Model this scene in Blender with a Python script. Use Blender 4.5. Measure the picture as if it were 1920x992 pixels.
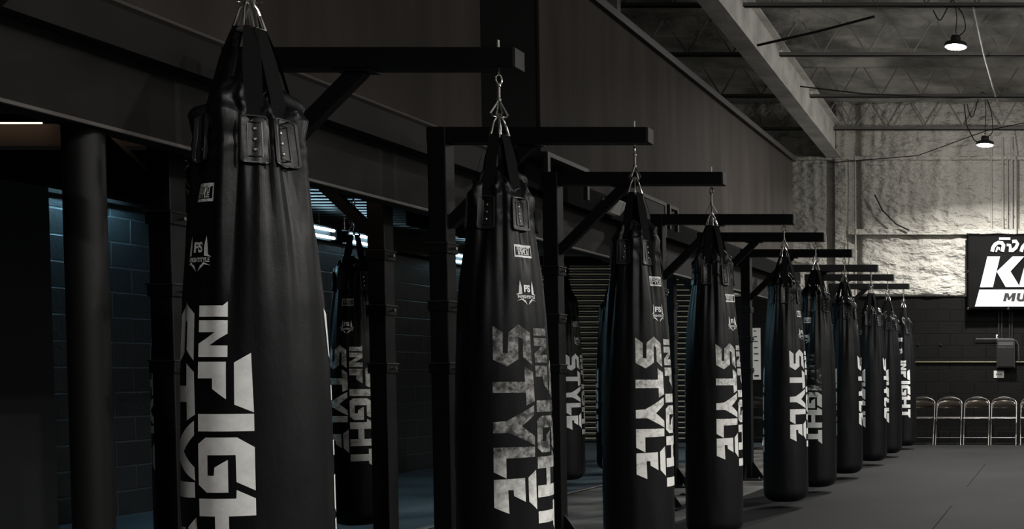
import bpy, bmesh, math, random
from mathutils import Vector, Matrix, noise
random.seed(7)
for o in list(bpy.data.objects): bpy.data.objects.remove(o)
sc = bpy.context.scene
C = sc.collection
PI = math.pi

# ------------------------------------------------------------------ camera
F = 2200.0; CX = 1985.0; HZ = 700.0; TILT = math.radians(2.0); H = 1.15
PY = HZ + F*math.tan(TILT)
cd = bpy.data.cameras.new('camera'); cam = bpy.data.objects.new('camera', cd); C.objects.link(cam)
cam.location = (0, 0, H); cam.rotation_euler = (PI/2 - TILT, 0, 0)
cd.sensor_width = 36; cd.lens = 36*F/1920
cd.shift_x = -(CX-960)/1920; cd.shift_y = (PY-496)/1920
cd.clip_start = .05; cd.clip_end = 200
sc.camera = cam
sT, cT = math.sin(TILT), math.cos(TILT)
def solveY(X, px, z):
    d = F*X/(px-CX); return (d+(z-H)*sT)/cT
def onY(px, py, Y):            # point on the plane y = Y seen at a pixel of the reference
    a = (PY-py)/F              # (Y sT + h cT)/d = a ; d = Y cT - h sT
    h = (a*Y*cT - Y*sT)/(cT+a*sT); d = Y*cT-h*sT
    return Vector(((px-CX)*d/F, Y, H+h))

# ------------------------------------------------------------------ world, exposure
w = bpy.data.worlds.new('world'); sc.world = w; w.use_nodes = True
w.node_tree.nodes['Background'].inputs[0].default_value = (.6, .62, .68, 1)
w.node_tree.nodes['Background'].inputs[1].default_value = .002
sc.view_settings.view_transform = 'Standard'; sc.view_settings.look = 'None'
sc.view_settings.gamma = 1; sc.view_settings.use_curve_mapping = False
sc.view_settings.exposure = 0.0
P_BAY = 240.0        # high bay lamps
P_GLOW = 48.0        # light leaving the lamp lens sideways
P_LED = 15.0         # led batten emission
P_WARM = 1.3

# ------------------------------------------------------------------ materials
def M(name, col, rough=.6, metal=0, spec=.5, coat=0):
    m = bpy.data.materials.new(name); m.use_nodes = True
    b = m.node_tree.nodes['Principled BSDF']
    b.inputs['Base Color'].default_value = (*col, 1)
    b.inputs['Roughness'].default_value = rough
    b.inputs['Metallic'].default_value = metal
    b.inputs['Specular IOR Level'].default_value = spec
    b.inputs['Coat Weight'].default_value = coat
    return m
def N(m, t, **kw):
    n = m.node_tree.nodes.new(t)
    for k, v in kw.items(): setattr(n, k, v)
    return n
def L(m, a, b): m.node_tree.links.new(a, b)
def bs(m): return m.node_tree.nodes['Principled BSDF']
def coords(m, scale=(1,1,1)):
    tc = N(m, 'ShaderNodeTexCoord'); mp = N(m, 'ShaderNodeMapping')
    L(m, tc.outputs['Object'], mp.inputs[0]); mp.inputs['Scale'].default_value = scale
    return mp.outputs[0]
def add_noise(m, scale, lo, hi, vscale=(1,1,1), detail=6, p0=.35, p1=.65):
    """colour varied between lo and hi by a noise"""
    v = coords(m, vscale); n = N(m, 'ShaderNodeTexNoise'); n.inputs['Scale'].default_value = scale
    n.inputs['Detail'].default_value = detail; L(m, v, n.inputs['Vector'])
    r = N(m, 'ShaderNodeValToRGB'); r.color_ramp.elements[0].color = (*lo, 1); r.color_ramp.elements[1].color = (*hi, 1)
    r.color_ramp.elements[0].position = p0; r.color_ramp.elements[1].position = p1
    L(m, n.outputs['Fac'], r.inputs[0]); L(m, r.outputs[0], bs(m).inputs['Base Color'])
    return n, r
def add_bump(m, scale, strength, dist=.01, vscale=(1,1,1), detail=6, prev=None):
    v = coords(m, vscale); n = N(m, 'ShaderNodeTexNoise'); n.inputs['Scale'].default_value = scale
    n.inputs['Detail'].default_value = detail; L(m, v, n.inputs['Vector'])
    b = N(m, 'ShaderNodeBump'); b.inputs['Strength'].default_value = strength; b.inputs['Distance'].default_value = dist
    L(m, n.outputs['Fac'], b.inputs['Height'])
    if prev: L(m, prev.outputs[0], b.inputs['Normal'])
    L(m, b.outputs[0], bs(m).inputs['Normal'])
    return b
def emis(name, col, s):
    m = M(name, (.8,.8,.8)); bs(m).inputs['Emission Color'].default_value = (*col, 1); bs(m).inputs['Emission Strength'].default_value = s
    return m

leather = M('black_leather', (.0045,.0048,.0055), .41, spec=.26)
b_ = add_bump(leather, 7, .5, .014, (1,1,.35), 5); add_bump(leather, 160, .12, .002, prev=b_)
strapm = M('black_webbing', (.007,.007,.0075), .85, spec=.3); add_bump(strapm, 300, .3, .002)
patchm = M('black_patch_leather', (.016,.016,.017), .4); add_bump(patchm, 60, .2, .003)
edgem = M('patch_piping', (.03,.03,.031), .35)
chrome = M('chrome', (.78,.77,.74), .16, 1)
rivetm = M('rivet_steel', (.7,.67,.6), .25, 1)
blacksteel = M('black_powder_coat', (.0045,.0045,.005), .5, spec=.3); add_bump(blacksteel, 90, .15, .002)
steel_side = M('grey_black_steel', (.02,.0195,.019), .5)
def printmat(name, lo, hi, p0, p1, zs=None):
    m = M(name, hi, .42)
    n, r = add_noise(m, 26, lo, hi, (1,1,1), 14, p0, p1); n.inputs['Roughness'].default_value = .7
    if zs:      # print is worn off more towards one height of the bag
        tc = N(m, 'ShaderNodeTexCoord'); sp = N(m, 'ShaderNodeSeparateXYZ'); L(m, tc.outputs['Object'], sp.inputs[0])
        mr = N(m, 'ShaderNodeMapRange'); mr.inputs[1].default_value, mr.inputs[2].default_value, mr.inputs[3].default_value, mr.inputs[4].default_value = zs
        L(m, sp.outputs[2], mr.inputs[0])
        ad = N(m, 'ShaderNodeMath', operation='ADD'); L(m, n.outputs['Fac'], ad.inputs[0]); L(m, mr.outputs[0], ad.inputs[1])
        L(m, ad.outputs[0], r.inputs[0])
    return m
print_clean = printmat('silver_print', (.75,.75,.74), (.92,.92,.9), .3, .6)
print_mid = printmat('silver_print_scuffed', (.2,.2,.19), (.84,.84,.8), .36, .58, (.6,1.3,.12,-.06))
print_worn = printmat('silver_print_worn', (.03,.03,.03), (.8,.8,.77), .36, .85, (.6,.85,.32,-.08))
print_gone = printmat('silver_print_rubbed_off', (.014,.014,.015), (.66,.66,.63), .42, .6, (.82,1.05,.3,-.12))
badgem = printmat('white_badge_print', (.5,.5,.5), (.85,.85,.84), .3, .5)

mezz_wall = M('dark_grey_plaster', (.03,.027,.025), .85, spec=.25)
n, r = add_noise(mezz_wall, 2.4, (.036,.031,.0275), (.07,.06,.054), (1.0,1.6,.22), 8, .3, .72); add_bump(mezz_wall, 9, .25, .01, (1,1,.5))
mezz_band = M('dark_fascia_paint', (.012,.012,.012), .7, spec=.3)
add_noise(mezz_band, 2.5, (.0085,.008,.0078), (.014,.0133,.0125)); add_bump(mezz_band, 6, .3, .015, (1,.4,1))
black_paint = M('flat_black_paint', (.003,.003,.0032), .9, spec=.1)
trim_black = M('black_trim', (.008,.008,.008), .5)
deckm = M('black_gloss_deck', (.002,.0022,.0022), .34, spec=.2)
foam = M('sprayed_foam_cream', (.66,.63,.57), .85)
add_noise(foam, 1.2, (.52,.5,.45), (.72,.69,.62), (1,1,.25), 8); b_ = add_bump(foam, 5, 1.0, .2, (.8,1,1.5), 12); add_bump(foam, 40, .4, .01, prev=b_)
roofm = M('sprayed_foam_grey', (.3,.29,.26), .9)
add_noise(roofm, 1.5, (.15,.147,.133), (.52,.505,.46), (1,1,1), 10); add_bump(roofm, 5, .7, .06, (1,1,1), 8)
beamm = M('grey_sprayed_steel', (.42,.41,.38), .8); add_noise(beamm, 3, (.5,.49,.46), (.75,.73,.68)); add_bump(beamm, 30, .3, .01)
joistm = M('grey_joist_paint', (.16,.155,.145), .8); webm = M('grey_web_paint', (.3,.29,.27), .85)
def blockmat(name, col, rough, axis, mort=.8):
    m = M(name, col, rough)
    tc = N(m, 'ShaderNodeTexCoord'); sp = N(m, 'ShaderNodeSeparateXYZ'); L(m, tc.outputs['Object'], sp.inputs[0])
    cb = N(m, 'ShaderNodeCombineXYZ'); L(m, sp.outputs[axis], cb.inputs[0]); L(m, sp.outputs[2], cb.inputs[1])
    br = N(m, 'ShaderNodeTexBrick'); br.offset = .5
    br.inputs['Scale'].default_value = 1; br.inputs['Brick Width'].default_value = .4; br.inputs['Row Height'].default_value = .2
    br.inputs['Mortar Size'].default_value = .009; br.inputs['Mortar Smooth'].default_value = .4
    br.inputs['Color1'].default_value = (*[c*.85 for c in col],1); br.inputs['Color2'].default_value = (*[c*1.15 for c in col],1)
    br.inputs['Mortar'].default_value = (*[c*mort for c in col],1)
    L(m, cb.outputs[0], br.inputs['Vector']); L(m, br.outputs['Color'], bs(m).inputs['Base Color'])
    b = N(m, 'ShaderNodeBump'); b.invert = True; b.inputs['Strength'].default_value = 1; b.inputs['Distance'].default_value = .02
    L(m, br.outputs['Fac'], b.inputs['Height'])
    n = N(m, 'ShaderNodeTexNoise'); n.inputs['Scale'].default_value = 30; L(m, tc.outputs['Object'], n.inputs['Vector'])
    b2 = N(m, 'ShaderNodeBump'); b2.inputs['Strength'].default_value = .5; b2.inputs['Distance'].default_value = .006
    L(m, n.outputs['Fac'], b2.inputs['Height']); L(m, b.outputs[0], b2.inputs['Normal']); L(m, b2.outputs[0], bs(m).inputs['Normal'])
    return m
block_left = blockmat('painted_block_left', (.02,.025,.028), .38, 1, 2.6)  # lighter mortar colour stands in for light glinting on the joints
block_far = blockmat('painted_block_far', (.0045,.0043,.0042), .65, 0); bs(block_far).inputs['Specular IOR Level'].default_value = .15
matm = M('grey_floor_mat', (.03,.03,.03), .75, spec=.12)
n, r = add_noise(matm, .7, (.017,.0172,.0177), (.025,.025,.0247), (1,1,1), 8); add_bump(matm, 120, .15, .002)
mat_bluelit = M('blue_grey_floor_mat', (.05,.07,.085), .6, spec=.3); add_noise(mat_bluelit, .8, (.04,.058,.07), (.06,.085,.1)); add_bump(mat_bluelit, 100, .15, .002)  # blue tint puts the cool tube light into the mat colour
seam = M('mat_seam', (.004,.004,.004), .9, spec=.1)
concrete = M('sealed_concrete', (.06,.06,.055), .6, spec=.3)
add_noise(concrete, 1.6, (.04,.039,.037), (.17,.166,.155), (1,1,1), 10); add_bump(concrete, 40, .2, .004)
alu = M('aluminium_strip', (.6,.6,.6), .35, 1)
lens_m = emis('lamp_lens', (1,.98,.95), 60)
led_m = emis('led_tube', (.5,.82,1), P_LED); led_added = emis('led_tube_neutral', (1,.97,.82), P_LED*8); led_hi = emis('led_tube_bright', (.42,.8,1), P_LED*8)
warm_m = emis('warm_tube', (1,.78,.55), 2.2)
doorm = M('black_gloss_shutter', (.008,.008,.009), .3, 0)
whitep = M('white_paper', (.75,.75,.74), .7)
whitepl = M('white_plastic', (.62,.62,.6), .5)
banner_b = M('banner_black_vinyl', (.007,.007,.007), .6, spec=.2)
banner_w = M('banner_white', (.8,.8,.82), .5)
ink = M('dark_ink', (.02,.02,.02), .7)
vinyl = M('chair_black_vinyl', (.012,.011,.01), .35)
chair_back = M('chair_back_lacquer', (.10,.085,.07), .2, .5)
pipe_y = M('brass_pipe', (.09,.085,.04), .5, .2)
chair_chrome = M('chair_chrome', (.3,.29,.28), .3, 1)
box_pipe = M('painted_pipe', (.05,.048,.045), .5)
conduit = M('grey_conduit', (.45,.44,.41), .5)
cable_m = M('black_cable', (.01,.01,.01), .6)

# ------------------------------------------------------------------ helpers
def obj(name, bm, mat, parent=None, smooth=False):
    bmesh.ops.recalc_face_normals(bm, faces=bm.faces)
    me = bpy.data.meshes.new(name); bm.to_mesh(me); bm.free()
    if smooth:
        me.polygons.foreach_set('use_smooth', [True]*len(me.polygons))
        if smooth != 'all':
            try: me.set_sharp_from_angle(angle=math.radians(40))
            except Exception: pass
    me.materials.append(mat)
    o = bpy.data.objects.new(name, me); C.objects.link(o)
    if parent: o.parent = parent
    return o
def tag(o, label=None, cat=None, group=None, kind=None):
    if label: o['label'] = label
    if cat: o['category'] = cat
    if group: o['group'] = group
    if kind: o['kind'] = kind
    return o
def thing(name, loc, label, cat, group=None, rz=0):
    o = bpy.data.objects.new(name, None); C.objects.link(o); o.location = loc; o.rotation_euler = (0,0,rz); o.empty_display_size = .1
    return tag(o, label, cat, group)
def box(bm, a, b, bev=0):
    x0,y0,z0 = [min(p,q) for p,q in zip(a,b)]; x1,y1,z1 = [max(p,q) for p,q in zip(a,b)]
    t = bmesh.new(); r = bmesh.ops.create_cube(t, size=1)
    for v in t.verts: v.co = Vector(((x0+x1)/2+v.co.x*(x1-x0), (y0+y1)/2+v.co.y*(y1-y0), (z0+z1)/2+v.co.z*(z1-z0)))
    if bev: bmesh.ops.bevel(t, geom=list(t.edges), offset=bev, segments=2, affect='EDGES', profile=.5)
    merge(bm, t); return bm
def merge(bm, t):
    vm = {v: bm.verts.new(v.co) for v in t.verts}
    for f in t.faces:
        try: bm.faces.new([vm[v] for v in f.verts])
        except ValueError: pass
    t.free()
def bxm(a, b, bev=0): return box(bmesh.new(), a, b, bev)
def tube(bm, pts, r, seg=8, closed=False):
    pts = [Vector(p) for p in pts]; rings = []; n = len(pts)
    up = None
    for i, p in enumerate(pts):
        if closed: d = pts[(i+1)%n]-pts[i-1]
        else: d = pts[min(i+1,n-1)]-pts[max(i-1,0)]
        d.normalize()
        if up is None: up = Vector((0,0,1)) if abs(d.z) < .9 else Vector((1,0,0))
        s = d.cross(up)
        if s.length < 1e-4: s = d.orthogonal()
        s.normalize(); u = s.cross(d); up = u
        rr = r[i] if isinstance(r, (list,tuple)) else r
        rings.append([bm.verts.new(p+(s*math.cos(2*PI*k/seg)+u*math.sin(2*PI*k/seg))*rr) for k in range(seg)])
    for i in range(n if closed else n-1):
        A, B = rings[i], rings[(i+1)%n]
        for k in range(seg): bm.faces.new((A[k],A[(k+1)%seg],B[(k+1)%seg],B[k]))
    if not closed:
        bm.faces.new(rings[0][::-1]); bm.faces.new(rings[-1])
    return bm
def tubem(pts, r, seg=8, closed=False): return tube(bmesh.new(), pts, r, seg, closed)
def beam(bm, p, q, w_, h_, side=None, bev=0):   # box bar from p to q
    p, q = Vector(p), Vector(q); d = q-p; ln = d.length; d.normalize()
    s = Vector(side) if side else d.cross(Vector((0,0,1)))
    if s.length < 1e-4: s = Vector((1,0,0))
    s.normalize(); u = s.cross(d)
    t = bmesh.new(); bmesh.ops.create_cube(t, size=1)
    for v in t.verts: v.co = Vector((v.co.x*w_, v.co.y*ln, v.co.z*h_))
    if bev: bmesh.ops.bevel(t, geom=list(t.edges), offset=bev, segments=2, affect='EDGES')
    m = Matrix((s, d, u)).transposed()
    for v in t.verts: v.co = m @ v.co + (p+q)/2
    merge(bm, t); return bm
def lathe(bm, prof, seg=32, c=(0,0,0)):
    c = Vector(c); rings = []
    for r, z in prof:
        rings.append([bm.verts.new(c+Vector((r*math.cos(2*PI*k/seg), r*math.sin(2*PI*k/seg), z))) for k in range(seg)])
    for A, B in zip(rings, rings[1:]):
        for k in range(seg): bm.faces.new((A[k],A[(k+1)%seg],B[(k+1)%seg],B[k]))
    bm.faces.new(rings[0][::-1]); bm.faces.new(rings[-1])
    return bm
def prism(bm, poly, y0, y1, f=lambda a,b,c: (a,c,b)):     # polygon in (a,b), extruded c0..c1, mapped
    A = [bm.verts.new(f(a,b,y0)) for a,b in poly]; B = [bm.verts.new(f(a,b,y1)) for a,b in poly]
    bm.faces.new(A[::-1]); bm.faces.new(B)
    n = len(poly)
    for i in range(n): bm.faces.new((A[i],A[(i+1)%n],B[(i+1)%n],B[i]))
    return bm
def struct(name, bm, mat, parent=None, smooth=False):
    o = obj(name, bm, mat, parent, smooth)
    if not parent: o['kind'] = 'structure'
    return o
def text_polys(s, size, bold=0, shear=0, ax=1.0, spacing=1.0):
    """filled letters as a flat mesh: (verts, faces), centred"""
    cu = bpy.data.curves.new('t', 'FONT'); cu.body = s; cu.size = size; cu.offset = bold; cu.shear = shear
    cu.align_x = 'CENTER'; cu.align_y = 'CENTER'; cu.resolution_u = 4; cu.space_character = spacing
    o = bpy.data.objects.new('t', cu); C.objects.link(o)
    dg = bpy.context.evaluated_depsgraph_get(); me = bpy.data.meshes.new_from_object(o.evaluated_get(dg))
    vs = [(v.co.x*ax, v.co.y) for v in me.vertices]; fs = [list(p.vertices) for p in me.polygons]
    bpy.data.objects.remove(o); bpy.data.curves.remove(cu); bpy.data.meshes.remove(me)
    return vs, fs

# ------------------------------------------------------------------ setting
YW = F/113.0            # far wall
XL = -7.56              # block wall under the mezzanine
XF = -3.70              # mezzanine fascia
YE = F/134.0            # far end of the mezzanine
ZB = 2.10; ZT = 1.15+.795*3.7
def roof_z(y): return 5.55+.0545*(YW-y)

# floor: concrete slab under the racks, mats either side
struct('floor', bxm((-12.5,-4,-.2),(8.5,YW+.3,-.03)), concrete)
bm = bmesh.new(); box(bm, (-4.69,-4,-.03),(-2.96,YW-.02,-.012)); struct('floor.001', bm, concrete)
struct('floor.002', bxm((-2.96,-4,-.03),(8.5,YW-.02,0), .004), matm)
struct('floor.003', bxm((-12.5,-4,-.03),(-4.72,YW-.02,0), .004), mat_bluelit)
struct('trim_1', bxm((-4.735,-4,-.004),(-4.68,YW-.1,.006), .002), alu)
bm = bmesh.new()
for (a,b) in ((7.2,10.15),(11.9,14.9)): box(bm, (-.934,a,.0),(-.926,b,.0015))
struct('trim_2', bm, seam)

# far wall: block base, foam above
struct('wall_far_base', bxm((-12.5,YW,-.03),(8.5,YW+.3,2.42)), block_far)
ZL = 2.42
bm = bmesh.new(); nx, nz = 330, 90
def wall_dy(x, z):
    p = Vector((x*.9, 3, z*.5)); v = noise.fractal(p*1.3, 1, 2, 5)*.05
    # vertical ridges of the metal siding behind the foam, above the girt
    k = min(1, max(0, (z-3.5)/.25))
    v += k*.03*(1-2.2*abs(noise.noise(Vector((x*5.5,z*.5,4)))))
    k2 = 1-k
    v += k2*.05*noise.fractal(Vector((x*2.2, 9, z*4.5)), 1, 2, 6)+k2*.02*abs(noise.noise(Vector((x*7,2,z*11))))
    # recess either side of the column
    for xc, wd in ((-3.76,.075),(-3.36,.10)):
        v += -.14*math.exp(-((x-xc)/wd)**4)
    return v
grid = []
for i in range(nx+1):
    col = []
    for j in range(nz+1):
        x = -5.4+9.6*i/nx; z = ZL+(5.7-ZL)*j/nz
        col.append(bm.verts.new((x, YW-.06-wall_dy(x,z)*.9 if j else YW-.02, z)))
    grid.append(col)
for i in range(nx):
    for j in range(nz): bm.faces.new((grid[i][j],grid[i+1][j],grid[i+1][j+1],grid[i][j+1]))
struct('wall_far', bm, foam, smooth='all')
struct('wall_far_backing', bxm((-12.5,YW+.1,2.42),(8.5,YW+.3,7.2)), foam)
struct('wall_far_upper_left', bxm((-12.5,YW-.08,3.26),(-5.4,YW+.1,7.2)), foam)
struct('wall_far_right', bxm((4.19,YW-.08,2.42),(8.5,YW+.1,7.2)), foam)
bm = bmesh.new(); beam(bm, (-4.6,YW-.09,3.46),(-3.9,YW-.09,3.46),.1,.09); beam(bm, (-3.32,YW-.12,3.465),(4,YW-.12,3.465),.12,.085)
struct('trim_3', bm, foam)
bm = bmesh.new(); box(bm, (-12,YW-.16,4.64),(4,YW-.02,4.70), .015); struct('trim_4', bm, foam)
struct('wall_right', bxm((8.2,-4,-.03),(8.5,YW,7.2)), M('right_wall_paint',(.12,.115,.11),.8))
struct('wall_back', bxm((-12.5,-4.3,-.03),(8.5,-4,7.2)), M('back_wall_paint',(.04,.038,.036),.8))
struct('wall_left', bxm((-12.5,-4,-.03),(-12.2,YW,7.2)), M('outer_wall_paint',(.05,.05,.05),.8))
# roof
bm = bmesh.new(); nx, ny = 130, 180; grid = []
for i in range(nx+1):
    col = []
    for j in range(ny+1):
        x = -12.5+21*i/nx; y = -4.3+(YW+4.6)*j/ny
        col.append(bm.verts.new((x,y,roof_z(y)+.05*noise.fractal(Vector((x*.8,y*.8,1)),1,2,4)+.02*math.sin(y*14))))
    grid.append(col)
for i in range(nx):
    for j in range(ny): bm.faces.new((grid[i][j],grid[i+1][j],grid[i+1][j+1],grid[i][j+1]))
struct('ceiling', bm, roofm, smooth='all')
# mezzanine
struct('wall_mezzanine', bxm((XF-.12,-4,2.58),(XF,F/290,ZT)), mezz_wall)
struct('wall_mezzanine.001', bxm((XF-.12,F/260.5,2.58),(XF,YE,ZT)), mezz_wall)
struct('trim_5', bxm((XF-.5,F/290,2.1),(XF-.015,F/260.5,ZT), .004), black_paint)
struct('trim_6', bxm((XF-.2,-4,ZT),(XF+.05,YE+.03,ZT+.07), .006), trim_black)
# lower beam: bottom panel, projecting upper band, ledge
struct('trim_7', bxm((XF-.12,-4,ZB),(XF,YE,2.40)), mezz_band)
bm = bmesh.new()
prism(bm, [(XF-.1,2.40),(XF+.10,2.40),(XF+.10,2.55),(XF+.02,2.60),(XF-.1,2.60)], -4, F/290, lambda a,b,c:(a,c,b))
struct('trim_8', bm, mezz_band); bm = bmesh.new()
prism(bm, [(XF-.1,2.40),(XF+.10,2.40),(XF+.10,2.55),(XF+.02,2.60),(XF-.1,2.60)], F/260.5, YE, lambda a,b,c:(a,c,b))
struct('trim_14', bm, black_paint)  # far length of the band: shade under the ledge put into its colour
bm = bmesh.new(); tube(bm, [(XF+.03,-4,2.6),(XF+.03,F/290,2.6)], .009); struct('trim_9', bm, M('glossy_ledge_bead',(.12,.11,.1),.3), smooth=True)
bm = bmesh.new(); box(bm, (XF-.004,-4,ZB-.004),(XF+.012,YE,ZB+.012), .003); struct('trim_10', bm, M('fascia_edge_angle',(.14,.13,.12),.35))
struct('wall_mezzanine_end', bxm((-12.2,YE-.15,2.78),(XF-.12,YE,ZT)), mezz_wall)
struct('floor_mezzanine', bxm((-12.2,-4,2.86),(XF-.12,YE-.15,2.95)), black_paint)
bm = bmesh.new(); pitch = .19; y = -3.9; prof = []
while y < YE-.2:
    prof += [(y,2.84),(y+.045,2.84),(y+.065,2.775),(y+.15,2.775),(y+.17,2.84)]; y += pitch
A = [bm.verts.new((-12.2,a,b)) for a,b in prof]; B = [bm.verts.new((XF-.12,a,b)) for a,b in prof]
for i in range(len(prof)-1): bm.faces.new((A[i],A[i+1],B[i+1],B[i]))
struct('ceiling.001', bm, deckm)
struct('wall_block_left', bxm((XL-.2,F/256.5,-.03),(XL,14.9,2.5)), block_left)
struct('wall_block_left.001', bxm((XL-.2,4.0,-.03),(XL+.22,F/256.5,2.5)), M('dark_pilaster',(.02,.021,.023),.6))
struct('trim_11', bxm((XL-.22,F/256.5,2.5),(XL+.03,14.95,2.54), .004), black_paint)
struct('trim_12', bxm((-7.5,6.55,2.41),(-3.85,6.67,2.775)), M('brown_bulkhead',(.16,.12,.1),.8))
struct('trim_13', bxm((-6.1,6.67,2.27),(-5.98,8.3,2.775)), black_paint)

# roll-up shutter in the far wall under the mezzanine
dr = struct('door_1', bxm((-10.6,YW-.10,2.93),(-5.55,YW-.005,3.25), .01), black_paint)
bm = bmesh.new(); zz = 0; rows = []; edges = bmesh.new()
while zz < 2.93:
    for k in range(5):
        a = k/4; rows.append((YW-.03-.012*math.sin(PI*a), zz+.07*a))
    rows.append((YW-.028, zz+.076))
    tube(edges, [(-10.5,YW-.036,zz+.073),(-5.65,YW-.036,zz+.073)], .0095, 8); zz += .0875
A = [bm.verts.new((-10.5,a,b)) for a,b in rows]; B = [bm.verts.new((-5.65,a,b)) for a,b in rows]
for i in range(len(rows)-1): bm.faces.new((A[i],A[i+1],B[i+1],B[i]))
sc_ = obj('slat_curtain', bm, doorm, dr, True)
obj('slat_edges', edges, M('worn_slat_edge', (.85,.83,.68), .35, .35), sc_, True)  # pale edge colour stands in for lamp glints along the slats
for x in (-10.55,-8.16,-5.6):
    obj('guide_rail', bxm((x-.06,YW-.09,0),(x+.06,YW-.012,2.95), .006), black_paint, dr)

# steel roof beam and joists
bt = thing('steel_roof_beam', (-3.67,12,roof_z(12)-.9), 'long pale grey steel I-beam sloping down to the far wall under the roof joists', 'beam')
def rb(dx0,dx1,dz0,dz1):
    bm = bmesh.new(); ys = (-3.9, YW-.1)
    vs = []
    for y in ys:
        z = roof_z(y)-.89 - bt.location.z
        for dx,dz in ((dx0,dz0),(dx1,dz0),(dx1,dz1),(dx0,dz1)): vs.append(bm.verts.new((dx,y-12,z+dz)))
    for f in ((0,1,2,3),(7,6,5,4),(0,4,5,1),(1,5,6,2),(2,6,7,3),(3,7,4,0)): bm.faces.new([vs[i] for i in f])
    return bm
obj('bottom_flange', rb(-.12,.12,0,.02), beamm, bt); obj('web', rb(-.008,.008,.02,.55), beamm, bt); obj('top_flange', rb(-.1,.1,.55,.57), beamm, bt)
JY = [19.25,17.43,15.56,13.8,12.0,10.2,8.4,6.6,4.8]
for i, jy in enumerate(JY):
    zb = 5.10+.0545*(19.4-jy); x0, x1 = -9.5, 6.5
    lab = ['roof joist against the top of the far wall, farthest of the joists','roof joist with zigzag webs, second from the far wall, behind the lower lamp','roof joist with zigzag webs, third from the far wall, between the two lamps','roof joist above the upper hanging lamp, carrying its tangled cable'][i] if i < 4 else 'roof joist of the ceiling in front of the lamps, nearer the camera, above the frame'
    t = thing('roof_joist', (0,jy,zb), lab, 'joist', 'open web roof joists')
    bm = bmesh.new(); box(bm, (x0,-.035,0),(x1,-.008,.045)); box(bm, (x0,.008,0),(x1,.035,.045)); box(bm,(x0,-.035,0),(x1,.035,.006)); obj('bottom_chord', bm, joistm, t)
    ztop = roof_z(jy)+.09-zb
    bm = bmesh.new(); box(bm, (x0,-.035,ztop-.04),(x1,.035,ztop)); obj('top_chord', bm, joistm, t)
    bm = bmesh.new(); x = x0+.1*(i%3); pts = []; k = 0
    while x < x1: pts.append((x,0,(.03 if k%2 else ztop-.03))); x += .295; k += 1
    for a, b in zip(pts, pts[1:]): tube(bm, [a,b], .011, 6)
    obj('web_bars', bm, webm, t)
# column under the beam at the far wall
t = thing('steel_column', (-3.58,YW-.07,0), 'pale vertical steel column on the far wall under the end of the roof beam', 'column')
bm = bmesh.new(); box(bm, (-.085,-.06,2.42),(.085,-.045,4.68)); obj('front_flange', bm, foam, t)
bm = bmesh.new(); box(bm, (-.006,-.045,2.42),(.006,.1,4.68)); obj('web', bm, foam, t)
bm = bmesh.new(); box(bm, (-.085,-.06,.0),(.085,-.045,2.42)); obj('lower_flange', bm, black_paint, t)
# pale column above the mezzanine
t = onY(1155, 0, 13.0)
tag(obj('steel_post', bxm((t.x-.06,12.9,4.3),(t.x+.05,13.0,roof_z(13)-.02)), whitepl), 'pale steel post rising behind the top of the mezzanine wall', 'post')
# conduits and pipes on the far wall
for i, (x, r, lab) in enumerate(((1604,.014,'thin grey conduit running down the far wall beside the steel column'),(1880,.018,'grey conduit left of the bundle going down behind the banner'),(1889,.012,'thin grey conduit, middle of the bundle going down behind the banner'),(1897,.02,'grey conduit, thickest of the bundle going down behind the banner'),(1905,.012,'grey conduit, right of the bundle going down behind the banner'),(1859,.014,'grey conduit below the lower lamp on the far wall'))):
    p = onY(x, 400, YW-.16)
    tag(obj('conduit', tubem([(p.x,YW-.16,2.45 if i else 2.42),(p.x,YW-.16,4.7+.3*(i%2))], r), conduit, None, True), lab, 'conduit', 'conduits on the far wall')
p0, p1 = onY(1715, 679, YW-.03), onY(1990, 679, YW-.03)
tag(obj('yellow_pipe', tubem([(p0.x-.6,YW-.025,p0.z),(p1.x,YW-.025,p1.z)], .014), pipe_y, None, True), 'thin yellowish pipe running level along the black block wall', 'pipe')
# breaker box, tubes
a, b = onY(1869, 637, YW), onY(1904, 690, YW)
t = thing('breaker_box', ((a.x+b.x)/2, YW, b.z), 'black electrical box on the black block wall below the banner', 'electrical box')
wd, ht = b.x-a.x, a.z-b.z
obj('housing', bxm((-wd/2,-.14,0),(wd/2,-.045,ht), .01), M('box_black',(.006,.006,.006),.6), t)
obj('cover', bxm((-wd/2+.02,-.15,.02),(wd/2-.02,-.14,ht-.12), .004), M('box_cover',(.01,.01,.01),.4), t)
obj('label_strip', bxm((-wd/2+.03,-.152,ht-.10),(wd/2-.03,-.14,ht-.04)), M('box_grey',(.06,.06,.06),.5), t)
obj('side_pipe', tubem([(-.5,-.05,ht+.01),(wd/2-.04,-.05,ht+.01),(wd/2+.03,-.05,ht-.03),(wd/2+.055,-.05,ht-.12),(wd/2+.06,-.05,.08)], .008), box_pipe, t, True)
for x in (-.12,-.07,.06,.1): obj('cable_drop', tubem([(x,-.04,ht),(x,-.04,2.36-b.z)], .014), cable_m, t, True)
a = onY(1871, 631, YW)
t = thing('wall_sensor', (a.x,YW,a.z), 'tiny white square sensor above the electrical box', 'sensor')
obj('case', bxm((-.03,-.03,-.03),(.03,-.002,.03), .006), whitepl, t); obj('window', bxm((-.012,-.034,-.012),(.012,-.03,.012)), ink, t)
a = onY(1873, 702, YW)
t = thing('wall_notice', (a.x,YW,a.z), 'small white notice on the black wall under the electrical box', 'notice')
obj('sheet', bxm((-.085,-.012,-.06),(.085,-.002,.06), .002), whitepl, t)
bm = bmesh.new()
for k in range(3): box(bm, (-.045+k*.035,-.014,-.014),(-.025+k*.035,-.0118,.014))
obj('printed_marks', bm, ink, t)
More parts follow.
